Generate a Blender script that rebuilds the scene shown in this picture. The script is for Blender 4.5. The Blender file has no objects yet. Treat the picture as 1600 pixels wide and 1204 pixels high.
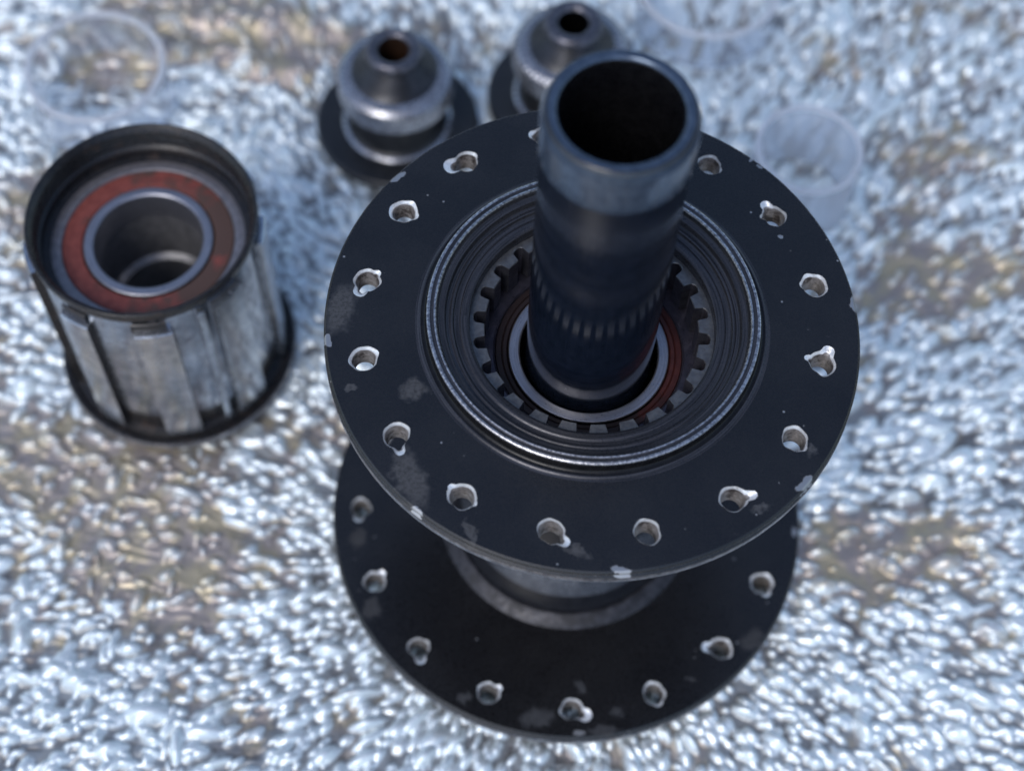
import bpy, math, random
import numpy as np

PI = math.pi
MM = 0.001
scene = bpy.context.scene
COL = scene.collection

# ------------------------------------------------------------------ camera, sky, sun, exposure
F_PX, PITCH, ROLL, YAW = 2567.6, 1.08482, 0.056057, 0.017375
CAM = (-10.68, -96.56, 225.66)                      # mm; z = 0 is the foil sheet, the hub axis is x = y = 0


def camera_axes():
    cp, sp = math.cos(PITCH), math.sin(PITCH)
    fw = np.array([math.sin(YAW) * cp, math.cos(YAW) * cp, -sp])
    rt = np.array([math.cos(YAW), -math.sin(YAW), 0.0])
    up = np.cross(rt, fw)
    c, s = math.cos(ROLL), math.sin(ROLL)
    return c * rt + s * up, -s * rt + c * up, fw


def ground_at(u, v, z=0.0):
    """The point of the plane z (mm) seen at pixel u, v of the 1600 x 1204 photograph."""
    r, up, fw = camera_axes()
    d = r * ((u - 800) / F_PX) + up * (-(v - 602) / F_PX) + fw
    t = (z - CAM[2]) / d[2]
    return CAM[0] + d[0] * t, CAM[1] + d[1] * t


from mathutils import Matrix, Vector
_r, _u, _f = camera_axes()
cd = bpy.data.cameras.new("camera")
cam = bpy.data.objects.new("camera", cd)
COL.objects.link(cam)
cam.matrix_world = Matrix(((_r[0], _u[0], -_f[0], CAM[0] * MM), (_r[1], _u[1], -_f[1], CAM[1] * MM),
                           (_r[2], _u[2], -_f[2], CAM[2] * MM), (0, 0, 0, 1)))
cd.sensor_fit = 'HORIZONTAL'
cd.sensor_width = 36
cd.lens = F_PX / 1600 * 36
cd.clip_start = 0.01
cd.clip_end = 100
cd.dof.use_dof = True
cd.dof.focus_distance = 0.192
cd.dof.aperture_fstop = 16
scene.camera = cam

SUN_EL, SUN_AZ = math.radians(50), math.radians(-150)
world = bpy.data.worlds.new("World")
scene.world = world
world.use_nodes = True
nt = world.node_tree
nt.nodes.clear()
sky = nt.nodes.new("ShaderNodeTexSky")
sky.sky_type = 'NISHITA'
sky.sun_disc = False
sky.sun_elevation = SUN_EL
sky.sun_rotation = SUN_AZ
sky.air_density = 0.9
sky.dust_density = 1.2
sky.ozone_density = 1.0
bg = nt.nodes.new("ShaderNodeBackground")
bg.inputs[1].default_value = 0.135
wo = nt.nodes.new("ShaderNodeOutputWorld")
nt.links.new(sky.outputs[0], bg.inputs[0])
nt.links.new(bg.outputs[0], wo.inputs[0])

sd = bpy.data.lights.new("sun", 'SUN')
sd.energy = 0.9
sd.angle = math.radians(26)
sd.color = (1.0, 0.99, 0.98)
sun = bpy.data.objects.new("sun", sd)
COL.objects.link(sun)
to_sun = Vector((math.sin(SUN_AZ) * math.cos(SUN_EL), math.cos(SUN_AZ) * math.cos(SUN_EL), math.sin(SUN_EL)))
sun.rotation_euler = to_sun.to_track_quat('Z', 'Y').to_euler()

scene.view_settings.view_transform = 'Standard'
scene.view_settings.look = 'None'
scene.view_settings.gamma = 1
scene.view_settings.exposure = 0.5
scene.cycles.use_denoising = True
scene.cycles.max_bounces = 10

# ------------------------------------------------------------------ material helpers


class Mat:
    def __init__(self, name):
        self.m = bpy.data.materials.new(name)
        self.m.use_nodes = True
        self.t = self.m.node_tree
        self.t.nodes.clear()
        self.out = self.n("ShaderNodeOutputMaterial")
        self.b = self.n("ShaderNodeBsdfPrincipled")
        self.l(self.b.outputs[0], self.out.inputs[0])
        self._co = None

    def n(self, kind, **kw):
        x = self.t.nodes.new(kind)
        for k, v in kw.items():
            setattr(x, k, v)
        return x

    def l(self, a, b):
        self.t.links.new(a, b)

    def put(self, a, b):
        if isinstance(a, bpy.types.NodeSocket):
            self.l(a, b)
        elif a is not None:
            b.default_value = (a + (1,)) if isinstance(a, tuple) and len(a) == 3 and len(b.default_value) == 4 else a

    def set(self, **kw):
        for k, v in kw.items():
            self.put(v, self.b.inputs[k.replace('_', ' ')])
        return self

    def co(self):
        """Object coordinates in millimetres."""
        if self._co is None:
            tc = self.n("ShaderNodeTexCoord")
            sc = self.n("ShaderNodeVectorMath", operation='SCALE')
            sc.inputs['Scale'].default_value = 1000
            self.l(tc.outputs['Object'], sc.inputs[0])
            self._co = sc.outputs[0]
        return self._co

    def noise(self, scale, detail=4, rough=0.55, vec=None, out=0, dist=0.0):
        x = self.n("ShaderNodeTexNoise")
        x.inputs['Scale'].default_value = scale
        x.inputs['Detail'].default_value = detail
        x.inputs['Roughness'].default_value = rough
        x.inputs['Distortion'].default_value = dist
        self.l(vec if vec is not None else self.co(), x.inputs['Vector'])
        return x.outputs[out]

    def vec(self, op, a, b=None, scale=None):
        x = self.n("ShaderNodeVectorMath", operation=op)
        self.put(a, x.inputs[0])
        if b is not None:
            self.put(b, x.inputs[1])
        if scale is not None:
            x.inputs['Scale'].default_value = scale
        return x.outputs[1] if op in ('LENGTH', 'DISTANCE', 'DOT_PRODUCT') else x.outputs[0]

    def math(self, op, a, b=None):
        x = self.n("ShaderNodeMath", operation=op)
        self.put(a, x.inputs[0])
        if b is not None:
            self.put(b, x.inputs[1])
        return x.outputs[0]

    def ramp(self, f, lo, hi, a=0.0, b=1.0):
        x = self.n("ShaderNodeMapRange", interpolation_type='SMOOTHSTEP')
        self.put(f, x.inputs[0])
        for i, v in enumerate((lo, hi, a, b)):
            x.inputs[i + 1].default_value = v
        return x.outputs[0]

    def mix(self, f, a, b):
        x = self.n("ShaderNodeMix", data_type='RGBA')
        self.put(f, x.inputs[0])
        self.put(a, x.inputs[6])
        self.put(b, x.inputs[7])
        return x.outputs[2]

    def fmix(self, f, a, b):
        x = self.n("ShaderNodeMix", data_type='FLOAT')
        self.put(f, x.inputs[0])
        self.put(a, x.inputs[2])
        self.put(b, x.inputs[3])
        return x.outputs[0]

    def bump(self, h, strength, dist):
        x = self.n("ShaderNodeBump")
        x.inputs['Strength'].default_value = strength
        x.inputs['Distance'].default_value = dist * MM
        self.l(h, x.inputs['Height'])
        self.l(x.outputs[0], self.b.inputs['Normal'])

    def blobs(self, pts, wob, soft=0.8):
        """A mask, one where a worn patch of the given centre, half-lengths and turn lies (its edge broken by noise)."""
        n = self.noise(0.7, 5, 0.65, out=1)
        off = self.vec('SCALE', self.vec('SUBTRACT', n, (0.5, 0.5, 0.5)), scale=wob)
        p = self.vec('ADD', self.co(), off)
        acc = None
        for (x, y, a, b, turn) in pts:
            q = self.vec('SUBTRACT', p, (x, y, 0.0))
            mp = self.n("ShaderNodeMapping", vector_type='TEXTURE')
            self.l(q, mp.inputs[0])
            mp.inputs['Rotation'].default_value = (0, 0, turn)
            mp.inputs['Scale'].default_value = (a, b, 1e5)
            d = self.ramp(self.vec('LENGTH', mp.outputs[0]), soft, 1.0, 1.0, 0.0)
            acc = d if acc is None else self.math('MAXIMUM', acc, d)
        return acc


def flange_paint(name, chips, scuffs, worn=0.048):
    """Black anodised aluminium with dust specks, dull scuffs and bright chips at given places."""
    M = Mat(name)
    big = M.noise(0.12, 3)
    fine = M.noise(3.0, 5, 0.7)
    sx = M.n("ShaderNodeSeparateXYZ")
    M.l(M.noise(0.25, 2, out=1), sx.inputs[0])
    strv = M.n("ShaderNodeMapping")
    M.l(M.co(), strv.inputs[0])
    strv.inputs['Rotation'].default_value = (0, 0, 0.5)
    strv.inputs['Scale'].default_value = (0.25, 5.0, 1.0)
    scr = M.ramp(M.noise(1.3, 3, 0.6, vec=strv.outputs[0], dist=1.2), 0.66, 0.74)
    scr = M.math('MULTIPLY', scr, M.ramp(M.noise(0.3, 3), 0.48, 0.66))
    col = M.mix(M.ramp(big, 0.35, 0.7), (0.005, 0.0045, 0.005), (0.009, 0.0085, 0.009))
    rough = M.ramp(fine, 0.3, 0.7, 0.22, 0.36)
    col = M.mix(M.math('MULTIPLY', scr, 0.5), col, (0.05, 0.05, 0.055))
    sc = M.blobs(scuffs, 3.0, 0.45)
    grain = M.noise(2.2, 6, 0.75)
    col = M.mix(M.math('MULTIPLY', sc, M.ramp(grain, 0.35, 0.62, 0.2, 1.15)), col, (worn, worn, worn * 1.06))
    rough = M.fmix(sc, rough, 0.6)
    ch = M.blobs(chips, 1.3)
    specks = M.n("ShaderNodeTexVoronoi", feature='F1')
    specks.inputs['Scale'].default_value = 0.42
    specks.inputs['Randomness'].default_value = 1
    M.l(M.co(), specks.inputs['Vector'])
    sp = M.math('MULTIPLY', M.ramp(specks.outputs['Distance'], 0.035, 0.075, 1, 0),
                M.ramp(M.noise(0.16, 2), 0.50, 0.58))
    ch = M.math('MAXIMUM', ch, sp)
    col = M.mix(ch, col, (0.42, 0.42, 0.42))
    M.set(Base_Color=col, Roughness=M.fmix(ch, rough, 0.38), Metallic=M.math('MULTIPLY', ch, 0.8), Specular_IOR_Level=0.65)
    M.bump(M.math('ADD', M.noise(2.4, 4, 0.6), M.math('MULTIPLY', ch, -1.2)), 0.10, 0.10)
    return M.m


def metal(name, c1, c2, rough, metallic=1.0, scale=1.2, bump=0.08, spec=0.5, dirt=None, lines=False, dirt_lo=0.55):
    M = Mat(name)
    v = None
    if lines:                                         # lathe-turned grain runs round the axis
        sx = M.n("ShaderNodeSeparateXYZ")
        M.l(M.co(), sx.inputs[0])
        cx = M.n("ShaderNodeCombineXYZ")
        rr = M.math('SQRT', M.math('ADD', M.math('POWER', M.math('ABSOLUTE', sx.outputs[0]), 2.0), M.math('POWER', M.math('ABSOLUTE', sx.outputs[1]), 2.0)))
        M.l(M.math('MULTIPLY', rr, 6.0), cx.inputs[0])
        M.l(M.math('MULTIPLY', sx.outputs[2], 6.0), cx.inputs[2])
        M.l(M.math('MULTIPLY', M.math('ARCTAN2', sx.outputs[1], sx.outputs[0]), 1.5), cx.inputs[1])
        v = cx.outputs[0]
    n = M.noise(scale, 5, 0.65, vec=v)
    col = M.mix(M.ramp(n, 0.3, 0.7), c1, c2)
    rg = M.ramp(M.noise(scale * 1.7, 4, 0.6), 0.25, 0.75, rough * 0.75, rough * 1.3)
    if dirt:
        d = M.ramp(M.noise(0.55, 6, 0.72), dirt_lo, dirt_lo + 0.12)
        col = M.mix(d, col, dirt)
        rg = M.fmix(d, rg, 0.55)
        metallic = M.fmix(d, metallic, metallic * 0.4)
    M.set(Base_Color=col, Roughness=rg, Metallic=metallic, Specular_IOR_Level=spec)
    M.bump(n, bump, 0.12)
    return M.m


# ------------------------------------------------------------------ mesh helpers (all in mm)


class MB:
    def __init__(self):
        self.v, self.f, self.mi = [], [], []

    def add(self, verts, faces, mat=0):
        o = len(self.v)
        self.v += [tuple(p) for p in verts]
        self.f += [tuple(i + o for i in f) for f in faces]
        self.mi += [mat] * len(faces)

    def lathe(self, prof, n=160, mat=0, wob=None, a0=0.0, a1=2 * PI):
        full = abs(a1 - a0 - 2 * PI) < 1e-6
        m = n if full else n + 1
        vs = []
        for (r, z) in prof:
            for k in range(m):
                a = a0 + (a1 - a0) * k / n
                rr = r + (wob(a, z) if wob else 0)
                vs.append((rr * math.cos(a), rr * math.sin(a), z))
        fs = []
        for i in range(len(prof) - 1):
            for k in range(n):
                k2 = (k + 1) % m
                fs.append((i * m + k, i * m + k2, (i + 1) * m + k2, (i + 1) * m + k))
        self.add(vs, fs, mat)

    def build(self, name, mats, parent=None, loc=None, smooth=True, angle=35, recalc=True):
        me = bpy.data.meshes.new(name)
        me.from_pydata([(x * MM, y * MM, z * MM) for x, y, z in self.v], [], self.f)
        if not isinstance(mats, (list, tuple)):
            mats = [mats]
        for m in mats:
            me.materials.append(m)
        me.polygons.foreach_set('material_index', self.mi)
        if recalc:
            import bmesh
            bm = bmesh.new()
            bm.from_mesh(me)
            bmesh.ops.remove_doubles(bm, verts=bm.verts, dist=0.0005 * MM)
            bmesh.ops.recalc_face_normals(bm, faces=bm.faces)
            bm.to_mesh(me)
            bm.free()
        if smooth:
            me.polygons.foreach_set('use_smooth', [True] * len(me.polygons))
            me.set_sharp_from_angle(angle=math.radians(angle))
        me.update()
        return link(name, me, parent, loc)


def link(name, me, parent=None, loc=None):
    o = bpy.data.objects.new(name, me)
    COL.objects.link(o)
    if parent:
        o.parent = parent
    if loc:
        o.location = [c * MM for c in loc]
    return o


def thing(name, label, cat, loc, group=None, rot=(0, 0, 0)):
    o = bpy.data.objects.new(name, None)
    COL.objects.link(o)
    o.empty_display_size = 0.01
    o.location = [c * MM for c in loc]
    o.rotation_euler = rot
    o['label'] = label
    o['category'] = cat
    if group:
        o['group'] = group
    return o


def round_prof(pts, r=0.15, n=3):
    """Rounds the inner corners of an open profile."""
    out = [pts[0]]
    for i in range(1, len(pts) - 1):
        p, a, b = (np.array(pts[j], float) for j in (i, i - 1, i + 1))
        la, lb = np.linalg.norm(a - p), np.linalg.norm(b - p)
        d = min(r, la * 0.45, lb * 0.45)
        p0, p1 = p + (a - p) / la * d, p + (b - p) / lb * d
        for k in range(n + 1):
            t = k / n
            q = (1 - t) ** 2 * p0 + 2 * t * (1 - t) * p + t * t * p1
            out.append(tuple(q))
    out.append(pts[-1])
    return out


# ------------------------------------------------------------------ materials
silver = metal('bare_aluminium', (0.72, 0.72, 0.72), (0.90, 0.90, 0.89), 0.40, 0.55, 2.5, 0.35, dirt=(0.20, 0.17, 0.14), dirt_lo=0.6)
hole_wall = metal('dull_hole_wall', (0.20, 0.18, 0.165), (0.38, 0.35, 0.33), 0.45, 0.5, 1.5, 0.3, dirt=(0.05, 0.04, 0.035), dirt_lo=0.5)
race_steel = metal('ground_race_steel', (0.26, 0.26, 0.29), (0.42, 0.42, 0.46), 0.34, 0.85, 1.6, 0.15, lines=True)
dull_race = metal('dull_outer_race', (0.22, 0.21, 0.22), (0.32, 0.30, 0.31), 0.42, 0.75, 1.0, 0.1)
black_gloss = metal('black_anodised_gloss', (0.006, 0.007, 0.010), (0.011, 0.012, 0.017), 0.22, 0.0, 1.0, 0.05, spec=0.6)
tube_black = metal('black_axle_tube', (0.005, 0.008, 0.015), (0.009, 0.013, 0.024), 0.10, 0.0, 0.8, 0.0, spec=0.9)
collar_black = metal('worn_black_collar', (0.02, 0.021, 0.025), (0.075, 0.075, 0.085), 0.30, 0.55, 1.3, 0.15, spec=0.5, lines=True)
edge_worn = metal('worn_bright_edge', (0.16, 0.16, 0.18), (0.62, 0.62, 0.64), 0.30, 0.9, 2.5, 0.25)
bead_grey = metal('grey_bead', (0.10, 0.10, 0.115), (0.30, 0.30, 0.32), 0.3, 0.8, 1.0, 0.15)  # lighter grey metal for the lower bead of the flange edge
ratchet_steel = metal('ratchet_steel', (0.13, 0.13, 0.135), (0.20, 0.20, 0.20), 0.42, 0.8, 1.5, 0.2, dirt=(0.05, 0.048, 0.05), dirt_lo=0.6)
ratchet_wall = metal('greasy_ratchet_wall', (0.05, 0.05, 0.065), (0.10, 0.10, 0.12), 0.35, 0.7, 1.0, 0.2)
seat_purple = metal('oiled_outer_race', (0.045, 0.043, 0.060), (0.08, 0.075, 0.10), 0.33, 0.6, 0.8, 0.15)
groove_black = metal('black_groove', (0.004, 0.004, 0.005), (0.008, 0.008, 0.009), 0.25, 0.0, 1.0, 0.05, spec=0.25)
barrel_black = metal('black_barrel', (0.007, 0.008, 0.011), (0.013, 0.014, 0.018), 0.2, 0.0, 1.0, 0.05, spec=0.6)


def rubber(name, c1, c2, dirt, lo, side=0.016):
    M = Mat(name)
    col = M.mix(M.ramp(M.noise(0.9, 4), 0.3, 0.7), c1, c2)
    sx = M.n("ShaderNodeSeparateXYZ")
    M.l(M.co(), sx.inputs[0])
    g = M.math('ADD', M.noise(0.28, 4, 0.6), M.math('MULTIPLY', sx.outputs[0], side))   # grease lies on one side of the ring
    col = M.mix(M.ramp(g, lo, lo + 0.2), col, dirt)
    M.set(Base_Color=col, Roughness=0.5, Specular_IOR_Level=0.35)
    M.bump(M.noise(3, 4), 0.2, 0.1)
    return M.m


red_rubber = rubber('red_rubber_seal', (0.17, 0.042, 0.034), (0.24, 0.066, 0.052), (0.085, 0.05, 0.04), 0.46)
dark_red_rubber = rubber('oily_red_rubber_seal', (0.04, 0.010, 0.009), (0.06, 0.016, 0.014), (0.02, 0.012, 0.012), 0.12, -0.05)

# ------------------------------------------------------------------ the foil sheet
rng = np.random.default_rng(7)


def graded(lo, hi, pitch, far):
    core = np.arange(lo, hi + pitch / 2, pitch)
    ext, d = [], pitch
    x = 0.0
    while x < far:
        d = min(d * 1.18, 40)
        x += d
        ext.append(x)
    ext = np.array(ext)
    return np.concatenate([lo - ext[::-1], core, hi + ext])


def smooth_noise(X, Y, wave, seed):
    g = np.random.default_rng(seed)
    n = 96
    T = g.random((n, n)).astype(np.float32)
    u, v = X / wave + 31.7, Y / wave + 17.3
    i, j = np.floor(u).astype(int), np.floor(v).astype(int)
    fu, fv = u - i, v - j
    fu, fv = fu * fu * (3 - 2 * fu), fv * fv * (3 - 2 * fv)
    a, b, c, d = T[i % n, j % n], T[(i + 1) % n, j % n], T[i % n, (j + 1) % n], T[(i + 1) % n, (j + 1) % n]
    return a * (1 - fu) * (1 - fv) + b * fu * (1 - fv) + c * (1 - fu) * fv + d * fu * fv


def make_foil():
    px = 0.24
    x0, x1, y0, y1 = -118.0, 100.0, -52.0, 122.0
    xs, ys = graded(x0, x1, px, 500), graded(y0, y1, px, 500)
    X, Y = np.meshgrid(xs, ys, indexing='ij')
    nx, ny = len(xs), len(ys)
    i0, j0 = int(np.argmin(abs(xs - x0))), int(np.argmin(abs(ys - y0)))
    # brown reflections of the surroundings painted into the foil colour: patches read off the photograph
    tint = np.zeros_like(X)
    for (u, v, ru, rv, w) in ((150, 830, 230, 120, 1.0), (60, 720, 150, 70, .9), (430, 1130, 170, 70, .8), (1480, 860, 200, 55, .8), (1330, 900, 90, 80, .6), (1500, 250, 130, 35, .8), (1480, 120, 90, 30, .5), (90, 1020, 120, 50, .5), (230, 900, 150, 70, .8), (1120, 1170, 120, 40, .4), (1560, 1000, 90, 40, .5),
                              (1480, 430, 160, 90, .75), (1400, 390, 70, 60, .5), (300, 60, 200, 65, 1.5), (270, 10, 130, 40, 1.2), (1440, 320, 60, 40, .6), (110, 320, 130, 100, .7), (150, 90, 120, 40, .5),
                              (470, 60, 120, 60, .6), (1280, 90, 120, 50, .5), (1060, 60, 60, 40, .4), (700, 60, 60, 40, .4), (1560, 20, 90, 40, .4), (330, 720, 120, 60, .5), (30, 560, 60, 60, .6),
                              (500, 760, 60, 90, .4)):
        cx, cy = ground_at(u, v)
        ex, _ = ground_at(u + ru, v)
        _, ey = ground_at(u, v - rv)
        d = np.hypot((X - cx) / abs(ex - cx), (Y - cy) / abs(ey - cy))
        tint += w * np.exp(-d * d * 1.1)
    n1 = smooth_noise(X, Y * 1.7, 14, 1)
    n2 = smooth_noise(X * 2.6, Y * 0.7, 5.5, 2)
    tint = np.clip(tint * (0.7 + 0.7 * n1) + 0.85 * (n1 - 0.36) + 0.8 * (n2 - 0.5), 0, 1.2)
    # pebbled embossing: many small domes, stretched away from the hub
    H = np.full(X.shape, -0.45, np.float32)
    sp = 1.32
    gx, gy = np.meshgrid(np.arange(x0, x1, sp), np.arange(y0, y1, sp), indexing='ij')
    gx = gx + (np.arange(gx.shape[1]) % 2) * sp * .5
    bx = (gx + rng.normal(0, .48, gx.shape)).ravel()
    by = (gy + rng.normal(0, .55, gy.shape)).ravel()
    cnt = len(bx)
    ang = np.arctan2(by + 4, bx) + rng.normal(0, 0.26, cnt)
    ti = tint[np.clip(np.searchsorted(xs, bx), 0, nx - 1), np.clip(np.searchsorted(ys, by), 0, ny - 1)]
    left = np.clip((-bx - 40) / 30, 0, 1) * (rng.random(cnt) < .8)
    ang = np.where(left > .4, np.where(rng.random(cnt) < .75, 0.15, 1.4) + rng.normal(0, 0.3, cnt), ang)
    size = rng.lognormal(math.log(0.98), 0.30, cnt)
    asp = 1.3 + rng.gamma(1.6, 0.5, cnt)
    far = (by > 45) & (rng.random(cnt) < .3)
    size = np.where(far, size * 1.15, size)
    asp = np.where(far | ((bx > 20) & (by > 20) & (rng.random(cnt) < .5)), asp * 1.5, asp)
    hgt = size * rng.uniform(0.65, 1.1, cnt)
    base = rng.uniform(-0.55, -0.25, cnt)
    keep = rng.random(cnt) > 0.20 + 0.50 * np.clip(ti, 0, 1)
    for k in np.nonzero(keep)[0]:
        a, b = size[k] * math.sqrt(asp[k]), size[k] / math.sqrt(asp[k])
        m = a * 1.05
        ia, ib = int((bx[k] - m - x0) / px) + i0, int((bx[k] + m - x0) / px) + i0 + 2
        ja, jb = int((by[k] - m - y0) / px) + j0, int((by[k] + m - y0) / px) + j0 + 2
        ia, ja = max(ia, i0), max(ja, j0)
        if ib <= ia or jb <= ja:
            continue
        xx, yy = X[ia:ib, ja:jb] - bx[k], Y[ia:ib, ja:jb] - by[k]
        c, s = math.cos(ang[k]), math.sin(ang[k])
        q = ((xx * c + yy * s) / a) ** 2 + ((-xx * s + yy * c) / b) ** 2
        h = hgt[k] * np.clip(1 - q, 0, None) + base[k]
        np.maximum(H[ia:ib, ja:jb], h, out=H[ia:ib, ja:jb])
    # slight blur so that the creases stay soft as in pressed foil
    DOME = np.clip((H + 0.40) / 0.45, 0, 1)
    for _ in range(0):
        H[1:-1, 1:-1] = (H[1:-1, 1:-1] * 2 + H[:-2, 1:-1] + H[2:, 1:-1] + H[1:-1, :-2] + H[1:-1, 2:]) / 6
    H = H + 2.6 * (smooth_noise(X, Y, 34, 4) - .5) + 1.0 * (smooth_noise(X, Y, 15, 5) - .5) + 0.6 * (smooth_noise(X, Y, 5, 6) - .5) + 0.16 * (smooth_noise(X, Y, 1.1, 8) - .5)
    # fine creases that run outward from the hub
    TH, RR = np.arctan2(Y, X), np.hypot(X, Y)
    H = H + 0.5 * np.clip(RR / 60, 0.3, 1.2) * (np.abs(smooth_noise(TH * 45 + 0.25 * RR, RR * 0.22, 1.0, 21) - .5) - .2)
    # crinkles: long folds in the far part of the sheet
    for (u0, v0, u1, v1, hh, ww) in ((190, 30, 560, 40, 1.7, 2.6), (200, 75, 480, 110, 1.6, 2.4), (0, 40, 130, 60, 1.4, 2.5), (1380, 110, 1600, 20, 1.0, 2.2),
                                     (1330, 210, 1560, 80, 1.1, 2.0), (1330, 870, 1600, 800, 0.9, 1.8), (1050, 130, 1200, 100, .8, 2)):
        p, q = np.array(ground_at(u0, v0)), np.array(ground_at(u1, v1))
        L = np.linalg.norm(q - p)
        e = (q - p) / L
        t = (X - p[0]) * e[0] + (Y - p[1]) * e[1]
        w = (X - p[0]) * -e[1] + (Y - p[1]) * e[0] + 3.0 * (smooth_noise(X, Y, 9, 11) - .5)
        H += hh * np.exp(-(w / ww) ** 2) * np.clip(np.minimum(t + 4, L + 4 - t) / 6, 0, 1)
    # pressed flat under the things that stand on it
    for (cx, cy, rr) in ((0, 0, 24), (-60.9, 27.7, 20), (-29.6, 72.0, 14.5), (-1.0, 78.6, 14.5),  (-79, 74.0, 12), (24, 97, 13)):
        d = np.hypot(X - cx, Y - cy)
        k = np.clip((rr + 2.5 - d) / 3.5, 0, 1)
        H = H * (1 - 0.5 * k) - 0.7 * k
    H = np.minimum(H - 0.25, 2.2)
    me = bpy.data.meshes.new('foil_sheet')
    V = np.stack([X, Y, H], -1).reshape(-1, 3) * MM
    idx = np.arange(nx * ny).reshape(nx, ny)
    Q = np.stack([idx[:-1, :-1], idx[1:, :-1], idx[1:, 1:], idx[:-1, 1:]], -1).reshape(-1, 4)
    me.vertices.add(len(V))
    me.vertices.foreach_set('co', V.ravel())
    me.loops.add(Q.size)
    me.loops.foreach_set('vertex_index', Q.ravel())
    me.polygons.add(len(Q))
    me.polygons.foreach_set('loop_start', np.arange(0, Q.size, 4))
    me.polygons.foreach_set('loop_total', np.full(len(Q), 4))
    me.polygons.foreach_set('use_smooth', np.ones(len(Q), bool))
    at = me.attributes.new('reflected_brown', 'FLOAT', 'POINT')
    tint = tint * (1.15 - 0.55 * DOME)      # painted brown reflections are weaker on the pressed-up crests
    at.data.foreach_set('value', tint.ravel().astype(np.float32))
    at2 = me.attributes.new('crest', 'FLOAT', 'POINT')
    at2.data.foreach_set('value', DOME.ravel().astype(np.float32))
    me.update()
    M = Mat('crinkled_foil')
    a = M.n("ShaderNodeAttribute", attribute_name='reflected_brown')
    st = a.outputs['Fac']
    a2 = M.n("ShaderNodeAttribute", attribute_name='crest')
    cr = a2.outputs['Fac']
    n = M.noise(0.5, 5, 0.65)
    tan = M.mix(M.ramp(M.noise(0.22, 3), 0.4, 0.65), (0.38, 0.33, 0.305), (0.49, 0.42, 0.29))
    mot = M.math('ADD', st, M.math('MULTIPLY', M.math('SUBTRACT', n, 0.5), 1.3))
    col = M.mix(M.ramp(mot, 0.25, 0.95), M.mix(cr, (0.17, 0.165, 0.165), (0.79, 0.86, 0.88)), tan)  # valleys darkened and crests brightened: shading put into the foil colour
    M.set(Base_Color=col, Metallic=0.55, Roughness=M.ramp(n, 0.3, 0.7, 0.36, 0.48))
    M.bump(M.noise(1.6, 4, 0.6), 0.15, 0.25)
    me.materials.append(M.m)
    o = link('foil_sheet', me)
    o['kind'] = 'structure'
    o['label'] = 'crinkled silver foil sheet with painted-on brown reflections under all the parts'
    return o


make_foil()

# ------------------------------------------------------------------ flanges with spoke holes
K = 48


def hole_loop(rad, tails, seed, wob, grow=1.0):
    """A hole outline round its own centre: K points; tails are worn notches (direction, length, half-width angle)."""
    g = random.Random(seed)
    ph = [g.uniform(0, 2 * PI) for _ in range(4)]
    out = []
    for k in range(K):
        a = 2 * PI * k / K
        r = rad * (1 + wob * sum(math.sin((j + 2) * a + ph[j % 4]) / (j + 1.5) for j in range(7)))
        for (ta, tl, tw) in tails:
            d = (a - ta + PI) % (2 * PI) - PI
            r = max(r, min((rad + tl * grow) * max(0.0, 1 - (abs(d) / tw) ** 2.6), rad + tl * grow)) if abs(d) < tw else r
        out.append((r * math.cos(a), r * math.sin(a)))
    return out


def rect_loop(hw, v0, v1):
    ks = [2 * PI * k / K for k in range(K)]
    pts = []
    corners = [math.atan2(v1, hw), math.atan2(v1, -hw), math.atan2(v0, -hw) % (2 * PI), math.atan2(v0, hw) % (2 * PI)]
    snap = {min(range(K), key=lambda k: abs(ks[k] - c)): c for c in corners}
    for k, a in enumerate(ks):
        a = snap.get(k, a)
        c, s = math.cos(a), math.sin(a)
        t = min(hw / abs(c) if abs(c) > 1e-9 else 1e9, (v1 / s if s > 0 else v0 / s) if abs(s) > 1e-9 else 1e9)
        pts.append((c * t, s * t))
    return pts


def flange_sheet(mb, Rh, r0, r1, phase, loops, zf, mat=0):
    """An annulus from r0 to r1 with 16 openings; loops[i] is the outline (mm, tangent and radial) of opening i."""
    hw = Rh * PI / 16
    box = rect_loop(hw, r0 - Rh, r1 - Rh)
    for i in range(16):
        a0 = phase + i * PI / 8
        vs, fs = [], []
        rings = (0.0, 0.25, 0.6, 1.0)
        for t in rings:
            for k in range(K):
                u = loops[i][k][0] * (1 - t) + box[k][0] * t
                v = loops[i][k][1] * (1 - t) + box[k][1] * t
                a = a0 - u / Rh              # u to the viewer's right when looking outward
                r = Rh + v
                vs.append((r * math.cos(a), r * math.sin(a), zf(r)))
        for q in range(len(rings) - 1):
            for k in range(K):
                fs.append((q * K + k, q * K + (k + 1) % K, (q + 1) * K + (k + 1) % K, (q + 1) * K + k))
        mb.add(vs, fs, mat)


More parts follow.
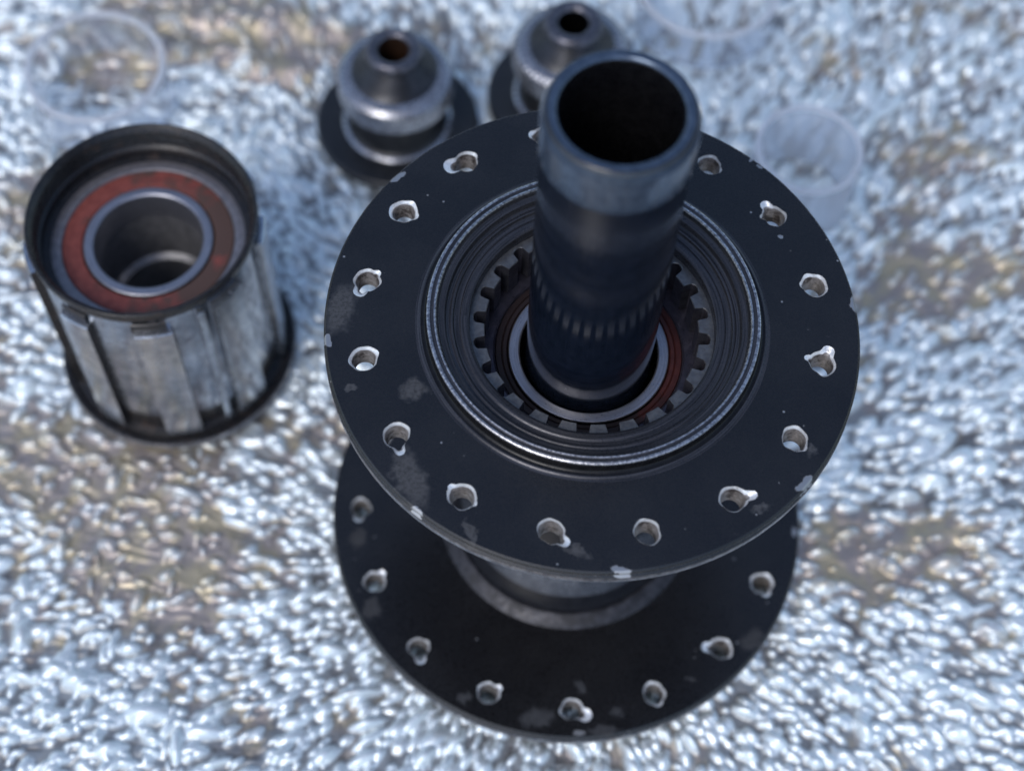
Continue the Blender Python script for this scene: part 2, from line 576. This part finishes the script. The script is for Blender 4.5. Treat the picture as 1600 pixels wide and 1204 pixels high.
def make_flange(parent, Rh, r0, r1, phase, z, thick, mat, tails, seed, slope):
    def zt(r):
        return z - (r - r0) * slope

    def zb(r):
        return z - thick

    ph = random.Random(seed)
    outer, inner = [], []
    for i in range(16):
        t = tails.get(i, [])
        outer.append(hole_loop(1.55 + ph.uniform(-.08, .16), t, seed * 100 + i, 0.08))
        inner.append(hole_loop(1.36, [(a, l * 0.5, w * 0.8) for a, l, w in t], seed * 100 + i, 0.04))
    mb = MB()
    flange_sheet(mb, Rh, r0, r1 - 0.30, phase, outer, zt)
    plain = [hole_loop(1.16, [], 0, 0)] * 16
    flange_sheet(mb, Rh, r0, r1 - 0.30, phase, plain, zb)
    e = zt(r1 - 0.3)
    edge = round_prof([(r1 - 0.34, e - 0.002), (r1 - 0.02, e - 0.28), (r1 - 0.02, e - 0.55), (r1 - 0.38, e - 0.75), (r1 - 0.38, e - 1.15), (r1 + 0.06, e - 1.5),
                       (r1 + 0.06, z - thick + 0.45), (r1 - 0.34, z - thick + 0.002)], 0.16)
    mb.lathe(edge[:-7], 256)
    mb.lathe(edge[-8:], 256, 1)
    fl = mb.build('flange', [mat, bead_grey], parent, recalc=True)
    # bright worn line along the top edge
    for i in range(16):
        a0 = phase + i * PI / 8
        h = MB()
        prof = [(outer[i], 0.03, 0), (outer[i], -0.02, 0), ([(x * .55 + y * .45, u * .55 + w * .45) for (x, u), (y, w) in zip(outer[i], inner[i])], -0.16, 0), (inner[i], -0.40, 0),
                ([(x * .6 + y * .4, u * .6 + w * .4) for (x, u), (y, w) in zip(plain[i], inner[i])], -1.3, 0), (plain[i], -thick + 0.02, 0)]
        vs, fs = [], []
        for (lp, dz, _) in prof:
            for (u, v) in lp:
                a = a0 - u / Rh
                r = Rh + v
                vs.append((r * math.cos(a), r * math.sin(a), zt(r) + dz if dz > -1 else z + dz))
        for q in range(len(prof) - 1):
            for k in range(K):
                fs.append((q * K + k, q * K + (k + 1) % K, (q + 1) * K + (k + 1) % K, (q + 1) * K + k))
        h.add(vs, fs[:3 * K], 0)
        h.add(vs, fs[3 * K:], 1)
        h.build('spoke_hole', [silver, hole_wall], fl, angle=50)
    return fl


# ------------------------------------------------------------------ the hub
hub = thing('bicycle_hub', 'large black two-flanged bicycle hub standing upright with its axle tube pointing up', 'bicycle hub', (0, 0, 0))
ZT, ZB = 60.0, 5.1                                     # top faces of the two flanges
PA, PB = -1.33947, -1.13933


def tail(du, dv, a0, length, width):
    """A notch seen in the picture towards (du right, dv up) turned into the hole's own tangent / radial frame."""
    wx, wy = du, dv / 0.87
    wa = math.atan2(wy, wx)
    rad = a0
    # hole frame: v = outward (angle rad), u = clockwise tangent (angle rad - 90 deg)
    d = wa - rad
    return (math.atan2(math.cos(d), -math.sin(d)), length, width)


def ta(i, du, dv, length, width, ph=PA):
    return tail(du, dv, ph + i * PI / 8, length, width)


tails_top = {9: [ta(9, -1, -.35, 1.35, .95)], 11: [ta(11, -.6, -1, .85, .85), ta(11, 1, .8, .35, .6)], 13: [ta(13, .25, -1, .95, .6)], 15: [ta(15, 1, -.75, 1.0, .62)],
             1: [ta(1, 1, .18, 1.15, .5)], 3: [ta(3, .6, 1, .85, .75), ta(3, -1, .3, .6, .5)], 5: [ta(5, -.7, 1, .95, .7), ta(5, -1, -.1, .35, .5)], 8: [ta(8, -1, .1, .5, .8)],
             2: [ta(2, .8, -.8, .3, .6)], 14: [ta(14, -1, .7, .4, .6), ta(14, .9, -.5, .3, .5)], 10: [ta(10, 1, -.4, .25, .8)], 6: [ta(6, 1, -.6, .25, .8)], 4: [ta(4, -1, 0, .2, .8)]}
tails_bot = {1: [ta(1, -1, 0, 1.1, .7, PB)], 15: [ta(15, 1, -.4, 1.3, .8, PB)], 14: [ta(14, 1, .4, .5, .7, PB)], 13: [ta(13, .2, -1, .9, .8, PB)], 12: [ta(12, .5, .6, .6, .7, PB)],
             11: [ta(11, -.2, -1, .8, .8, PB)], 2: [ta(2, .5, -1, .5, .8, PB)], 0: [ta(0, .5, -1, .4, .8, PB)]}


def at_flange(u, v, z):
    return ground_at(u, v, z)


def mark(u, v, a, b, turn, z):
    x, y = at_flange(u, v, z)
    return (x, y, a, b, turn)


chips_top = [mark(622, 273, 1.3, .42, .75, ZT), mark(650, 796, 1.0, .5, -.75, ZT), mark(972, 888, 1.25, .42, -.1, ZT), mark(1258, 752, 1.5, .55, .75, ZT),
             mark(1336, 470, .55, 1.3, .1, ZT), mark(512, 528, .45, 1.0, .2, ZT), mark(1168, 236, .6, .25, -.7, ZT), mark(1187, 258, .35, .2, -.7, ZT), mark(1220, 368, .35, .3, 0, ZT),
             mark(1176, 246, .3, .5, -.7, ZT)]
scuffs_top = [mark(532, 480, 2.2, 4.4, -.25, ZT), mark(648, 608, 2.1, 1.6, .4, ZT), mark(640, 745, 2.2, 4.6, .35, ZT), mark(548, 604, .9, .6, 0, ZT), mark(690, 600, .7, 1.8, .3, ZT),
              mark(735, 830, .5, 2.2, .3, ZT), mark(900, 858, 1.8, .7, -.3, ZT), mark(1270, 700, .8, 1.0, 0, ZT), mark(1190, 790, 1.2, .5, .2, ZT)]
paint_top = flange_paint('black_flange_paint', chips_top, scuffs_top)
chips_bot = [mark(905, 1145, .9, .3, 0, ZB), mark(1240, 830, .4, .8, 0, ZB)]
scuffs_bot = [mark(840, 1120, 2.8, 1.7, .2, ZB), mark(965, 1112, 1.0, .9, 0, ZB), mark(905, 1070, .8, 1.2, .5, ZB), mark(1175, 1000, 2.6, 1.8, .7, ZB), mark(580, 950, 1.5, 2.2, 0, ZB),
              mark(560, 840, 1.3, 1.8, 0, ZB), mark(940, 1140, 3.0, .7, .1, ZB), mark(725, 1090, 1.3, .9, 0, ZB), mark(1080, 1060, 1.0, .5, 0, ZB)]
paint_bot = flange_paint('black_lower_flange_paint', chips_bot, scuffs_bot, 0.028)

make_flange(hub, 27.0, 20.4, 31.37, PA, ZT, 3.3, paint_top, tails_top, 3, 0.045)
make_flange(hub, 30.0, 17.0, 34.09, PB, ZB, 3.0, paint_bot, tails_bot, 5, 0.0)

# barrel between the flanges
b = MB()
prof = round_prof([(20.5, ZT - 3.28), (19.2, ZT - 4.4), (17.2, ZT - 7.5), (14.6, ZT - 12), (13.1, ZT - 18), (12.6, ZT - 28), (12.6, ZT - 43.5)], .8)
b.lathe(prof, 160)
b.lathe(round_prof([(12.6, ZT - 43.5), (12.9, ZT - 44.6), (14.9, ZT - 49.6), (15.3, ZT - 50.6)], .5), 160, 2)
b.lathe(round_prof([(15.3, ZT - 50.6), (15.5, ZT - 51.4), (16.2, ZT - 54), (17.05, ZB - 0.01)], .3), 160)
b.lathe([(17.0, ZB - 3.0), (16.6, ZB - 3.2), (16.2, 0.2), (15.6, -0.1)], 160)
b.lathe(round_prof([(16.25, ZB + 0.95), (16.6, ZB + 1.1), (17.9, ZB + .45), (18.5, ZB + 0.004)], .3), 160, 1)
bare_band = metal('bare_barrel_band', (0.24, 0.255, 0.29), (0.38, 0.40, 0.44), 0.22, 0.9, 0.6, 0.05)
scuffed_ring = metal('scuffed_grey_ring', (0.015, 0.015, 0.018), (0.055, 0.055, 0.063), 0.45, 0.5, 0.9, 0.3, dirt=(0.012, 0.012, 0.015), dirt_lo=0.5)
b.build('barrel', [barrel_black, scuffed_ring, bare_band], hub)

# collar round the drive side opening
c = MB()
c.lathe(round_prof([(20.75, ZT - 0.004), (20.45, ZT + .03), (20.25, ZT + .16), (20.1, ZT + .18)], .1), 200, 1)
c.lathe(round_prof([(20.1, ZT + .18), (19.8, ZT + .22), (19.55, ZT + .4), (19.5, ZT + .8)], .2), 200, 2)
c.lathe([(19.5, ZT + .8), (19.42, ZT + 1.45)], 200, 2)
c.lathe(round_prof([(19.42, ZT + 1.45), (19.38, ZT + 1.62), (19.2, ZT + 1.72), (19.0, ZT + 1.70)], .06), 200, 3)
c.lathe([(19.0, ZT + 1.70), (18.72, ZT + 1.60), (18.55, ZT + 1.66)], 200, 0)
c.lathe(round_prof([(18.55, ZT + 1.66), (18.38, ZT + 1.72), (18.2, ZT + 1.5)], .05), 200, 3)
c.lathe(round_prof([(18.2, ZT + 1.5), (18.0, ZT + 0.95), (17.3, ZT + .85), (17.15, ZT + .1), (16.75, ZT), (16.6, ZT + .12), (16.35, ZT + .1), (16.2, ZT - .3), (15.6, ZT - .38), (15.4, ZT - .2),
                    (14.75, ZT - .25), (14.42, ZT - .45), (14.4, ZT - 2.0)], .1), 200, 0)
col_o = c.build('collar', [collar_black, collar_black, groove_black, edge_worn], hub, angle=28)

# ratchet ring: 24 inward teeth
r = MB()
TE = 24


def tooth_r(a):
    p = ((a * TE / (2 * PI)) % 1.0)
    tip, root = 12.6, 14.0
    # rounded gap, slightly leaning teeth
    if p < 0.50:
        return tip
    q = (p - 0.50) / 0.50
    s = math.sin(PI * q ** 0.9)
    return tip + (root - tip) * min(1.0, max(0.0, s) ** 0.26)


N = TE * 20
inn = [(tooth_r(2 * PI * k / N) * math.cos(2 * PI * k / N), tooth_r(2 * PI * k / N) * math.sin(2 * PI * k / N)) for k in range(N)]
out = [(14.9 * math.cos(2 * PI * k / N), 14.9 * math.sin(2 * PI * k / N)) for k in range(N)]
inb = [(x * (1 + .008), y * (1 + .008)) for x, y in inn]
vs = [(x, y, ZT - 1.9) for x, y in out] + [(x, y, ZT - 1.9) for x, y in inb] + [(x, y, ZT - 2.0) for x, y in inn] + [(x, y, ZT - 7.4) for x, y in inn]
fs, fw = [], []
for k in range(N):
    k2 = (k + 1) % N
    fs += [(k, k2, N + k2, N + k), (N + k, N + k2, 2 * N + k2, 2 * N + k)]
    fw += [(2 * N + k, 2 * N + k2, 3 * N + k2, 3 * N + k)]
r.add(vs, fs, 0)
r.add(vs, fw, 1)
r.build('ratchet_ring', [ratchet_steel, ratchet_wall], hub, angle=30)

# cartridge bearing at the bottom of the opening
o = MB()
o.lathe(round_prof([(14.3, ZT - 7.6), (11.55, ZT - 7.45), (11.4, ZT - 7.35), (11.3, ZT - 7.75)], .06), 160)
brg = o.build('bearing', [seat_purple, edge_worn], hub)
o = MB()
o.lathe([(11.32, ZT - 7.8), (11.2, ZT - 7.6), (10.6, ZT - 7.55), (10.5, ZT - 7.7), (10.35, ZT - 7.55), (9.95, ZT - 7.6), (9.75, ZT - 7.95)], 160)
o.build('rubber_seal', dark_red_rubber, brg)
o = MB()
o.lathe([(9.76, ZT - 8.1), (9.7, ZT - 7.5)], 160, 1)
o.lathe(round_prof([(9.7, ZT - 7.5), (9.6, ZT - 7.35), (8.5, ZT - 7.35), (8.35, ZT - 7.5)], .05), 160, 0)
o.lathe([(8.35, ZT - 7.5), (8.3, ZT - 12)], 160, 1)
o.build('inner_race', [race_steel, groove_black], brg)

# axle tube
tube_end = metal('blue_grey_tube_end', (0.048, 0.072, 0.112), (0.085, 0.12, 0.175), 0.16, 0.5, 0.8, 0.06, spec=0.6)
t = MB()
top = ZT + 39.9
t.lathe([(7.62, ZT - 12), (7.62, ZT + 33.3)], 160)
t.lathe(round_prof([(7.62, ZT + 33.3), (7.66, ZT + 33.5), (7.78, ZT + 33.6), (7.83, ZT + 33.9), (7.83, top - 1.2), (7.62, top - .75), (7.50, top - .35)], .1), 160, 1)
t.lathe(round_prof([(7.50, top - .35), (7.28, top - .05), (7.1, top)], .1), 160, 0)
t.lathe(round_prof([(7.1, top), (6.5, top), (6.2, top - .25)], .1), 160, 1)
t.lathe([(6.2, top - .25), (6.1, top - .6), (5.95, top - 2.2), (5.9, ZT - 40)], 160, 2)
t.build('axle_tube', [tube_black, tube_end, groove_black], hub)

# ------------------------------------------------------------------ freehub body
fh = thing('freehub_body', 'black splined freehub body standing upright with a red bearing seal inside its rim', 'freehub body', (-60.6, 27.4, 0))
sleeve_mat = metal('worn_dark_sleeve', (0.34, 0.37, 0.42), (0.55, 0.585, 0.63), 0.21, 0.9, 0.45, 0.12, dirt=(0.14, 0.14, 0.16), dirt_lo=0.58)
groove_mat = metal('polished_spline_groove', (0.22, 0.24, 0.28), (0.42, 0.45, 0.50), 0.2, 0.9, 0.35, 0.12, dirt=(0.12, 0.115, 0.135), dirt_lo=0.56)
dark_sleeve = metal('black_sleeve', (0.010, 0.010, 0.012), (0.022, 0.020, 0.020), 0.3, 0.2, 0.8, 0.1, dirt=(0.035, 0.022, 0.017), dirt_lo=0.55)
s = MB()
HZ = 36.0
s.lathe(round_prof([(16.6, -0.1), (18.0, 0.1), (18.2, 0.6), (17.9, 1.2)], .3), 160, 2)
s.lathe(round_prof([(17.9, 1.2), (17.3, 1.3), (16.9, 1.1), (16.2, 1.1), (16.2, 1.9)], .1), 160, 1)
s.lathe([(16.2, 1.9), (15.5, 2.1), (15.1, 5.8)], 160, 1)
s.lathe([(15.1, 5.8), (15.45, 6.0)], 160, 1)
s.lathe([(15.45, 6.0), (15.45, HZ - 2.25)], 160, 0)
s.lathe(round_prof([(15.45, HZ - 2.25), (15.42, HZ - 2.1), (15.45, HZ - 1.5), (15.85, HZ - 1.35), (15.9, HZ - .2), (15.75, HZ), (15.5, HZ), (15.3, HZ - .25)], .12), 160, 1)
th = [(15.3, HZ - .25)]
for k in range(5):
    z = HZ - .5 - k * .72
    th += [(15.05, z), (14.8, z - .36), (15.05, z - .6)]
th += [(14.6, HZ - 4.4), (14.5, HZ - 5.8), (13.2, HZ - 6.1)]
s.lathe(th, 160, 1)
bright_rim = metal('bright_sleeve_rim', (0.12, 0.12, 0.13), (0.32, 0.32, 0.34), 0.32, 0.7, 1.0, 0.2)
s.build('splined_sleeve', [groove_mat, dark_sleeve, bright_rim], fh)


def spline(a0, a1, ri, ro, z0, z1):
    m = MB()
    n = 8
    vs = []
    ch = 0.12
    rows = [(ri, z0 - .4), (ro - ch, z0), (ro, z0 + ch), (ro, z1 - ch), (ro - ch, z1), (ri, z1 + .05)]
    for (rr, z) in rows:
        for k in range(n + 1):
            tt = 0.0 if k == 0 else 1.0 if k == n else 0.05 + 0.9 * (k - 1) / (n - 2)
            a = a0 + (a1 - a0) * tt
            e = rr
            if k in (0, n):
                e = min(rr, ri - 0.02) if rr > ri else ri - .02
            vs.append((e * math.cos(a), e * math.sin(a), z))
    w = n + 1
    fs, sides = [], []
    for i in range(len(rows) - 1):
        for k in range(n):
            (sides if k == n - 1 else fs).append((i * w + k, i * w + k + 1, (i + 1) * w + k + 1, (i + 1) * w + k))
    m.add(vs, fs)
    m.add(vs, sides, 1)  # right flank of each ridge coloured dark, standing in for its shade
    return m


base_ang = -PI / 2
for k in range(9):
    ac = base_ang + math.radians(-29 + 40 * k)
    wdt = math.radians(20 if k % 3 else 18)
    spline(ac - wdt / 2, ac + wdt / 2, 14.85, 16.65, 2.2, HZ - (4.4 if k < 2 else 2.6)).build('spline', [sleeve_mat, dark_sleeve], fh, angle=25)
spline(base_ang + math.radians(33.5), base_ang + math.radians(37), 14.85, 16.5, 2.2, HZ - 2.4).build('spline', [sleeve_mat, dark_sleeve], fh, angle=25)

for a_lo, a_hi in ((-36, -22), (1, 18)):
    nm = MB()
    nm.lathe(round_prof([(15.7, HZ - 4.3), (16.0, HZ - 4.2), (16.0, HZ - 2.6), (15.7, HZ - 2.4)], .1), 10, 0, None, base_ang + math.radians(a_lo), base_ang + math.radians(a_hi))
    nm.build('lockring_notch', dark_sleeve, fh)
o = MB()
BZ = HZ - 6.0
o.lathe(round_prof([(14.6, BZ - .1), (13.1, BZ), (12.1, BZ), (11.95, BZ - .4)], .1), 128)
brg2 = o.build('bearing', dull_race, fh)
o = MB()
o.lathe([(12.0, BZ - .5), (11.85, BZ - .15), (10.4, BZ - .08), (9.35, BZ - .15), (9.1, BZ - .5)], 128)
o.build('rubber_seal', red_rubber, brg2)
o = MB()
o.lathe([(9.12, BZ - .7), (9.05, BZ - .1)], 128, 1)
o.lathe(round_prof([(9.05, BZ - .1), (8.9, BZ + .05), (7.85, BZ + .05), (7.6, BZ - .2), (7.55, BZ - 5)], .1), 128, 0)
o.build('inner_race', [race_steel, groove_black], brg2)
o = MB()
inner_bore = metal('greasy_bore', (0.12, 0.12, 0.13), (0.20, 0.20, 0.21), 0.35, 0.4, 0.7, 0.15)
o.lathe(round_prof([(7.75, BZ - 4.6), (7.75, BZ - 15), (6.6, BZ - 15.6), (6.5, BZ - 24), (7.2, BZ - 24.5), (7.2, BZ - 29)], .2), 96)
o.build('bore_liner', inner_bore, fh)

# ------------------------------------------------------------------ end caps
cap_bright = metal('satin_grey_shoulder', (0.24, 0.245, 0.27), (0.36, 0.37, 0.40), 0.25, 0.8, 0.8, 0.1)
cap_dark = metal('dark_grey_cap', (0.016, 0.018, 0.022), (0.032, 0.034, 0.042), 0.33, 0.4, 0.8, 0.1)
cap_black = metal('black_cap_flange', (0.008, 0.009, 0.011), (0.015, 0.016, 0.019), 0.35, 0.0, 0.8, 0.1)
rust = metal('brown_rusty_bore', (0.05, 0.022, 0.012), (0.09, 0.04, 0.02), 0.6, 0.0, 1.5, 0.2)


def end_cap(label, x, y, knurl, bore, hole, neck, rot):
    cpo = thing('end_cap', label, 'end cap', (x, y, 0), 'hub end caps', rot)
    m = MB()
    m.lathe(round_prof([(8.9, -0.1), (13.3, -0.1), (13.65, 0.25), (13.6, 1.2), (13.2, 1.6), (9.2, 1.7)], .2), 128, 1)
    m.build('base_flange', [cap_black, cap_black], cpo)
    m = MB()
    m.lathe(round_prof([(9.3, 1.6), (8.9, 2.0), (8.5, 2.15)], .2), 128, 0)
    m.lathe(round_prof([(8.5, 2.15), (8.0, 2.4), (7.7, 3.0)], .3), 128, 1)
    m.lathe([(7.7, 3.0), (7.7, 8.6)], 128, 1)
    m.lathe(round_prof([(7.7, 8.6), (8.9, 9.2), (9.45, 9.9)], .08), 128, 0)
    wob = (lambda a, z: 0.16 * (1 if math.sin(a * 56) > 0 else -1)) if knurl else None
    m.lathe([(9.45, 9.9), (9.5, 12.9)], 448 if knurl else 128, 0, wob)
    m.lathe(round_prof([(9.5, 12.9), (9.2, 13.7), (8.2, 14.3), (7.0, 14.5)], .12), 448 if knurl else 128, 0, (lambda a, z: 0.12 * (1 if math.sin(a * 56) > 0 else -1) if z < 14 else 0) if knurl else None)
    m.build('barrel', [cap_bright, cap_black], cpo)
    m = MB()
    m.lathe(round_prof([(7.05, 14.5), (6.2, 15.2), (5.0, 16.5), (4.0, 17.6), (3.7, 18.1)], .3), 96, 0)
    m.build('neck', [cap_dark], cpo)
    m = MB()
    m.lathe(round_prof([(3.6, 18.0), (neck, 18.4), (neck + .05, 19.3), (neck - .45, 19.9), (hole + .75, 20.0), (hole + .25, 19.8), (hole, 19.4)], .2), 96, 0)
    m.lathe([(hole, 19.4), (hole - .1, 8)], 64, 1)
    m.lathe([(hole - .1, 8), (.01, 8)], 32, 1)
    m.build('nose_ring', [cap_mid, bore], cpo)
    return cpo


cap_mid = metal('grey_nose_ring', (0.08, 0.08, 0.095), (0.16, 0.16, 0.185), 0.30, 0.8, 0.8, 0.1)
end_cap('stepped grey end cap with a brown rusty hole in its small top ring', -29.5, 71.6, False, rust, 2.6, 4.5, (0, 0, 0))
end_cap('stepped end cap with a knurled shoulder, half hidden behind the axle tube', -1.0, 78.6, True, groove_black, 2.55, 4.75, (0, 0, 0.1))

# ------------------------------------------------------------------ sleeves and clear rings
def plastic(name, milk, ior):
    M = Mat(name)
    g = M.n("ShaderNodeBsdfGlass")
    g.inputs['IOR'].default_value = ior
    g.inputs['Roughness'].default_value = 0.02
    g.inputs['Color'].default_value = (0.97, 0.98, 1.0, 1)
    d = M.n("ShaderNodeBsdfTranslucent")
    d.inputs[0].default_value = (0.88, 0.90, 0.94, 1)
    d2 = M.n("ShaderNodeBsdfDiffuse")
    d2.inputs[0].default_value = (0.88, 0.90, 0.94, 1)
    ad = M.n("ShaderNodeMixShader")
    M.l(d.outputs[0], ad.inputs[1])
    M.l(d2.outputs[0], ad.inputs[2])
    mx = M.n("ShaderNodeMixShader")
    mx.inputs[0].default_value = milk
    M.l(g.outputs[0], mx.inputs[1])
    M.l(ad.outputs[0], mx.inputs[2])
    M.l(mx.outputs[0], M.out.inputs[0])
    M.t.nodes.remove(M.b)
    return M.m


clear = plastic('clear_plastic', 0.12, 1.22)
milky = plastic('milky_plastic', 0.34, 1.25)
frosted = plastic('frosted_edge', 0.75, 1.3)
m = MB()
m.lathe(round_prof([(7.7, -0.1), (8.9, -0.1), (8.75, 3), (8.6, 9), (8.5, 13.1), (8.35, 13.5), (8.05, 13.5), (7.85, 13.2), (7.75, 8), (7.7, -0.1)], .12), 128)
sp = m.build('spacer_sleeve', milky, None, (37.2, 60.2, 0))
sp['label'] = 'small milky see-through spacer sleeve standing on the foil beyond the upper flange'
sp['category'] = 'spacer'
m = MB()
m.lathe(round_prof([(7.78, 13.1), (7.72, 13.6), (8.0, 13.75), (8.4, 13.75), (8.62, 13.6), (8.6, 13.1)], .1), 128)
m.build('rim', frosted, sp)
for (x, y, rr, hh, lab) in ((-79.3, 74.3, 11.5, 9.0, 'large clear plastic ring on the foil behind the freehub body'),
                            (22.8, 99.0, 12.6, 8.0, 'clear plastic ring cut off by the top edge, beyond the axle tube')):
    m = MB()
    m.lathe(round_prof([(rr - .9, -.2), (rr, -.2), (rr, hh - .2), (rr - .2, hh), (rr - .7, hh), (rr - .9, hh - .2), (rr - .9, -.2)], .1), 128)
    q = m.build('clear_ring', clear, None, (x, y, 0))
    q['label'] = lab
    q['category'] = 'plastic ring'
    m = MB()
    m.lathe(round_prof([(rr - .95, hh - .45), (rr - .95, hh), (rr - .75, hh + .15), (rr - .15, hh + .15), (rr + .05, hh), (rr + .05, hh - .45)], .1), 128)
    m.build('rim', frosted, q)
    q['group'] = 'clear plastic rings'
